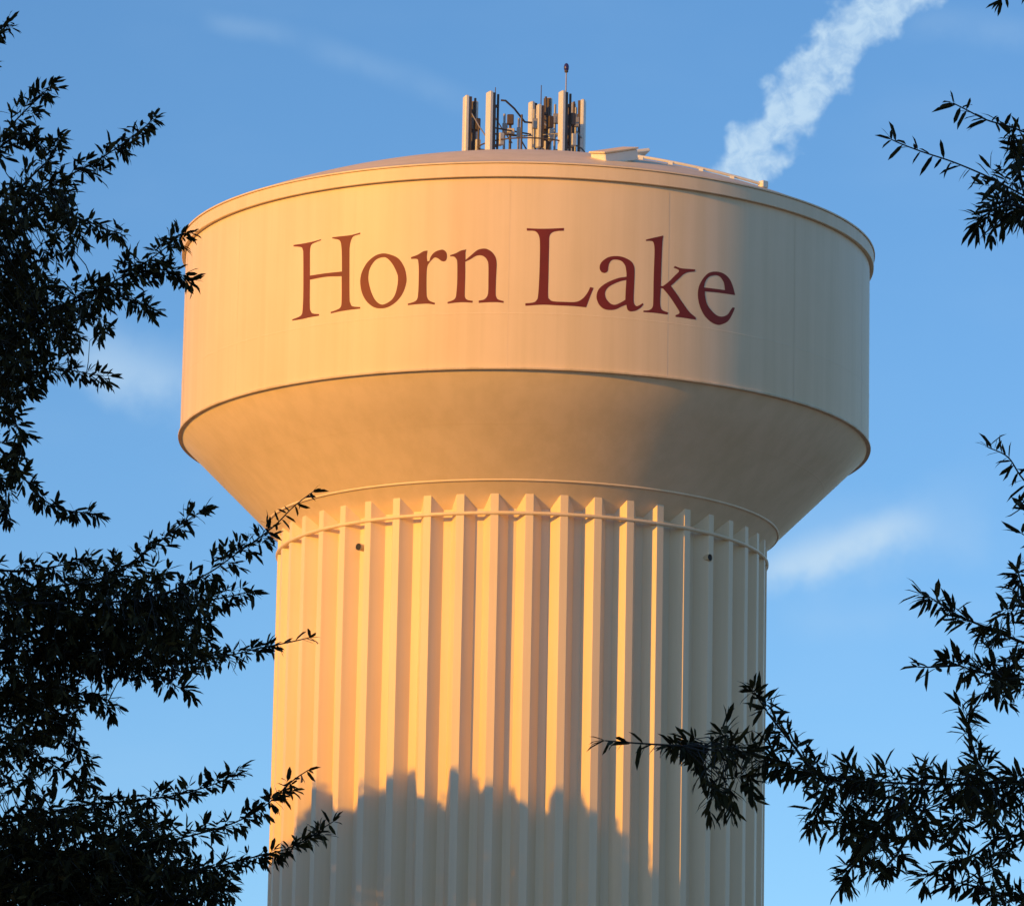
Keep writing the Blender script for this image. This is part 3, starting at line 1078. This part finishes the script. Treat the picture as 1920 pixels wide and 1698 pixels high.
LO = lambda n=None, bare=0.0: {'lo': True, 'n': n, 'bare': bare, 'r0': 0.0038}
LEFT = [
 ([(-60,120),(-10,70),(8,52)], 14, 14),
 ([(-60,330),(-10,270),(40,215),(75,182),(88,168)], 34, 13),
 ([(-30,300),(40,250),(75,272)], 20, 12),
 ([(-90,470),(0,420),(60,375),(120,335),(175,305),(215,280),(250,255),(272,238)], 46, 13),
 ([(250,255),(275,235),(290,216)], 0, 0, LO(5, .4)),
 ([(-40,440),(100,398),(150,410),(200,430),(226,437)], 26, 10),
 ([(0,390),(60,330),(100,290),(108,262)], 26, 10),
 ([(-90,690),(0,645),(60,605),(130,565),(200,535),(260,500),(310,465),(335,440)], 50, 16),
 ([(230,518),(300,505),(345,522)], 28, 15),
 ([(180,545),(240,560),(278,580)], 26, 14),
 ([(-60,640),(0,680),(60,690),(120,692),(188,705)], 28, 11),
 ([(-60,690),(20,735),(58,722)], 28, 12),
 ([(-60,800),(-10,830),(40,890),(80,935),(120,955),(168,962)], 24, 11),
 ([(-40,740),(20,780),(40,830),(30,880)], 32, 13),
 ([(-40,860),(5,910),(14,970)], 22, 11),
 ([(-90,1150),(0,1120),(100,1100),(200,1080),(280,1030),(330,990),(366,965)], 46, 11),
 ([(-60,1130),(150,1130),(280,1120),(380,1080),(440,1040),(490,1005)], 50, 13),
 ([(470,1020),(515,985),(550,950),(586,922)], 0, 0, {'lo': True, 'n': 17, 'bare': 0.1, 'r0': 0.004}),
 ([(100,1170),(230,1150),(350,1130),(420,1120),(452,1112)], 44, 14),
 ([(-60,1230),(60,1220),(180,1240),(280,1260),(342,1292)], 50, 15),
 ([(100,1220),(250,1240),(350,1242),(430,1228),(500,1212)], 26, 13),
 ([(480,1216),(545,1203),(580,1195)], 0, 0, LO(8)),
 ([(-60,1065),(40,1070),(110,1060),(152,1050)], 30, 11),
 ([(-60,1300),(60,1310),(130,1370),(162,1435)], 44, 14),
 ([(-60,1380),(40,1400),(110,1440),(150,1462)], 36, 12),
 ([(60,1270),(150,1300),(200,1320)], 38, 14),
 ([(-60,1560),(60,1530),(150,1510),(250,1500),(330,1490),(400,1470),(438,1452)], 32, 13),
 ([(-60,1620),(100,1600),(230,1590),(340,1570),(430,1545),(490,1515),(530,1480)], 28, 13),
 ([(520,1490),(550,1462),(578,1443)], 0, 0, LO(9)),
 ([(-60,1680),(150,1650),(300,1640),(400,1625),(480,1605),(540,1590),(590,1565)], 28, 14),
 ([(580,1570),(605,1552),(624,1540)], 0, 0, LO(7)),
 ([(-60,1730),(150,1700),(300,1690),(380,1680),(420,1658)], 44, 15),
]
LEFT_M = [(60,410,90,70,55), (70,600,120,75,95), (20,690,50,60,25), (190,1150,200,85,150), (250,1200,150,75,90), (50,1250,110,80,80), (60,1340,90,55,50),
          (140,1600,190,90,220), (250,1655,180,60,150), (50,1660,110,80,120), (30,1440,70,50,25), (30,520,50,60,25)]
RIGHT = [
 ([(1980,-60),(1900,-22),(1878,0)], 0, 0, LO(8, .3)),
 ([(2000,405),(1920,367),(1860,335),(1790,305),(1730,285),(1690,270),(1672,262)], 0, 0, LO(30, .12)),
 ([(1990,275),(1900,240),(1850,225),(1810,205),(1788,194)], 0, 0, LO(25, .15)),
 ([(1990,420),(1900,385),(1860,395),(1838,412)], 18, 14),
 ([(1990,330),(1930,290),(1900,262)], 18, 12),
 ([(1990,970),(1920,900),(1890,857),(1852,838)], 0, 0, LO(20, .35)),
 ([(1990,1010),(1930,960),(1912,940)], 0, 0, LO(5, .5)),
 ([(1990,1050),(1940,1015),(1916,1000)], 0, 0, LO(4, .5)),
 ([(2000,1235),(1920,1205),(1860,1180),(1800,1155),(1760,1130),(1742,1118)], 20, 9),
 ([(2000,1290),(1900,1270),(1840,1260),(1790,1245)], 24, 12),
 ([(1800,1247),(1750,1250),(1722,1250)], 0, 0, LO(9)),
 ([(1990,1190),(1915,1130),(1912,1080)], 10, 8),
 ([(2000,1480),(1920,1465),(1800,1470),(1700,1468),(1600,1462),(1530,1450),(1470,1430)], 34, 11),
 ([(1480,1432),(1400,1412),(1330,1398),(1275,1398)], 34, 13),
 ([(1280,1398),(1200,1393),(1135,1388)], 0, 0, LO(15)),
 ([(1525,1450),(1490,1400),(1450,1350),(1418,1303)], 22, 11),
 ([(1560,1462),(1540,1490),(1528,1540)], 20, 11),
 ([(1690,1500),(1630,1580),(1600,1620),(1585,1650)], 22, 11),
 ([(1730,1520),(1690,1590),(1665,1622)], 18, 10),
 ([(1850,1480),(1830,1420),(1815,1370),(1812,1342)], 24, 11),
 ([(2000,1560),(1880,1570),(1830,1600),(1780,1620),(1742,1640)], 26, 11),
 ([(2000,1690),(1900,1680),(1850,1665),(1802,1655)], 28, 12),
]
RIGHT_M = [(1892,370,38,45,20), (1915,300,18,30,6), (1870,1262,55,38,26), (1895,1160,35,35,9), (1640,1500,75,42,38), (1760,1505,85,52,46), (1870,1480,70,55,46), (1655,1565,50,42,18),
           (1335,1405,55,28,26), (1365,1455,45,30,18), (1850,1605,50,26,12), (1885,1680,50,22,14), (1590,1450,50,25,12)]

oak_l, TL = build_oak('willow_oak', 'dense dark oak along the left edge, narrow leaves against the sky', 22.0, -4.5, 0.062, 1.45, LEFT, LEFT_M, 300, (-0.3, 0.3, 5.7), (3.1, 3.0, 3.3), -1, 1.5, 1.4)
oak_r, TR = build_oak('willow_oak', 'sparser dark oak along the right edge with a branch reaching left', 17.0, 4.0, 0.071, 1.08, RIGHT, RIGHT_M, 300, (0.3, 0.3, 5.1), (3.0, 2.8, 2.9), 1, 0.72, 0.92)


# ------------------------------------------------------------------ shade trees outside the frame, towards the sun
def card_tree(name, pos, height, crown_r, crown_z0, n_leaf, leaf_s, accept=None, s_mid=None):
    root = empty(name, pos)
    t = MB()
    pts = [Vector((0.25 * math.sin(2 * f), 0.2 * math.sin(3 * f), f * height * 0.93)) for f in [i / 9 for i in range(10)]]
    t.tube(pts, [0.45 * (1 - 0.93 * i / 9) * (1 + .4 * math.exp(-i * 1.5)) for i in range(10)], 9)
    t.build('trunk', M_BARK, root)
    l = MB()
    for k in range(16):
        h = crown_z0 + (height - crown_z0) * (0.02 + 0.8 * k / 16)
        a = k * 2.4
        ln = crown_r * 0.8 * (1 - (h - crown_z0) / (height - crown_z0)) ** 0.6
        p0 = Vector((0, 0, h - 1.0)); p2 = Vector((ln * math.cos(a), ln * math.sin(a), h + 0.9)); p1 = p0.lerp(p2, .5) + Vector((0, 0, .5))
        l.tube([p0, p1, p2], [0.11, 0.07, 0.02], 5)
    l.build('branches', M_BARK, root)
    clumps = []
    for k in range(70):
        f = random.random() ** 0.8
        z = crown_z0 + f * (height - crown_z0) * 0.95
        rr = crown_r * (math.sin(math.pi * min(0.97, 0.12 + 0.86 * f)) ** 0.55) * random.uniform(0.25, 0.9)
        a = random.uniform(0, 2 * math.pi)
        clumps.append((Vector((rr * math.cos(a), rr * math.sin(a), z)), random.uniform(0.8, 1.5)))
    V, F = [], []
    made = 0
    tries = 0
    while made < n_leaf and tries < n_leaf * 8:
        tries += 1
        c, cr = random.choice(clumps)
        p = c + rv() * cr * random.random() ** 0.4
        if s_mid is not None and tries % 2:
            # the outer tufts that make the crown's top outline
            s_ = s_mid + random.uniform(-2.6, 2.6)
            u_ = Vector(pos).dot(SUN_H) + random.gauss(0, 0.9)
            lim = float(np.interp(s_, LS, LZ)) + u_ * math.tan(SUN_EL)
            p = SUN_V * s_ + SUN_H * u_ + Vector((0, 0, lim + 0.3 - random.expovariate(0.42))) - Vector(pos)
        if accept and not accept(p + Vector(pos)):
            continue
        a = rv(); b_ = a.orthogonal().normalized(); c_ = a.cross(b_)
        s = leaf_s * random.uniform(0.7, 1.2)
        o = len(V)
        V += [tuple(p - b_ * s), tuple(p + c_ * s * .38), tuple(p + b_ * s), tuple(p - c_ * s * .38)]
        F.append((o, o + 1, o + 2, o + 3))
        made += 1
    me = bpy.data.meshes.new('crown')
    me.from_pydata(V, [], F)
    me.materials.append(M_LEAF2)
    o = bpy.data.objects.new('crown', me)
    COL.objects.link(o)
    o.parent = root
    o['kind'] = 'stuff'
    return root


# treetop line that the low sun throws onto the column
SHADOW = [(505,1640),(520,1600),(548,1592),(562,1540),(575,1482),(600,1476),(615,1500),(640,1520),(665,1500),(690,1476),(712,1474),(726,1465),(742,1450),(765,1458),(776,1490),(800,1502),(825,1496),(838,1458),(850,1450),(870,1468),(895,1490),(920,1476),(945,1470),(962,1482),(985,1502),(1002,1522),(1040,1492),(1060,1480),(1085,1500),(1100,1542),(1130,1524),(1150,1560),(1200,1588)]
line = []
for px, py in SHADOW:
    ph, z = on_drum(px, py, RO - 0.05)
    p = polar(ph, RO - 0.05, z)
    line.append((p.dot(SUN_V), z - p.dot(SUN_H) * math.tan(SUN_EL)))
line.sort()
LS = np.array([q[0] for q in line]); LZ = np.array([q[1] for q in line])


def under_line(p):
    s = p.dot(SUN_V)
    z = p.z - p.dot(SUN_H) * math.tan(SUN_EL)
    lim = np.interp(s, LS, LZ) if LS[0] < s < LS[-1] else (LZ[0] if s <= LS[0] else LZ[-1]) - 0.5
    return z < lim - 0.1 + 0.5 * mnoise.noise(Vector((s * 3.0, p.dot(SUN_H) * 0.5, p.z * 1.4))) + (0.45 * random.random() if random.random() < 0.04 else 0.0)


SHADE_GROUP = 'tall shade trees standing sunward of the tower'
for k, (s, dd, cr) in enumerate(((-6.6, 27.0, 3.6), (-2.2, 28.5, 3.4), (1.9, 27.2, 3.6), (6.2, 28.6, 3.8))):
    p = SUN_H * dd + SUN_V * s
    t = card_tree('shade_tree', (p.x, p.y, 0), 28.5, cr, 9.0, 42000 if abs(s) < 8 else 9000, 0.13 if abs(s) < 8 else 0.2, under_line, s)
    tag(t, 'tall leafy shade tree left of the tower, its top shadowing the column', 'tree', SHADE_GROUP)

protos = [card_tree('stand_shade_tree', (-60 - 12 * k, -190, 0), 21.0 + k, 4.4, 3.0, 11000, 0.30) for k in range(2)]  # unseen stand placed sunward to keep the foreground oaks in shade
spots = []
for row, (uu, off) in enumerate(((104.0, 0.0), (111.0, 2.6))):
    for k in range(6):
        s = (-96.0 - off - 5.2 * k)
        spots.append(SUN_H * (uu + random.uniform(-1, 1)) + SUN_V * (-s if False else s))


def copy_tree(o, parent=None):
    c = o.copy()
    COL.objects.link(c)
    c.parent = parent
    for ch in list(o.children):
        copy_tree(ch, c)
    return c


for k, p in enumerate(spots):
    o = protos[k] if k < 2 else copy_tree(protos[k % 2])
    o.location = (p.x, p.y, 0)
    o.rotation_euler.z = random.uniform(0, 6.28)
    tag(o, 'broad leafy tree in the unseen stand placed to shade the oaks, behind the camera to the left', 'tree', 'unseen stand of trees placed to shade the oaks')
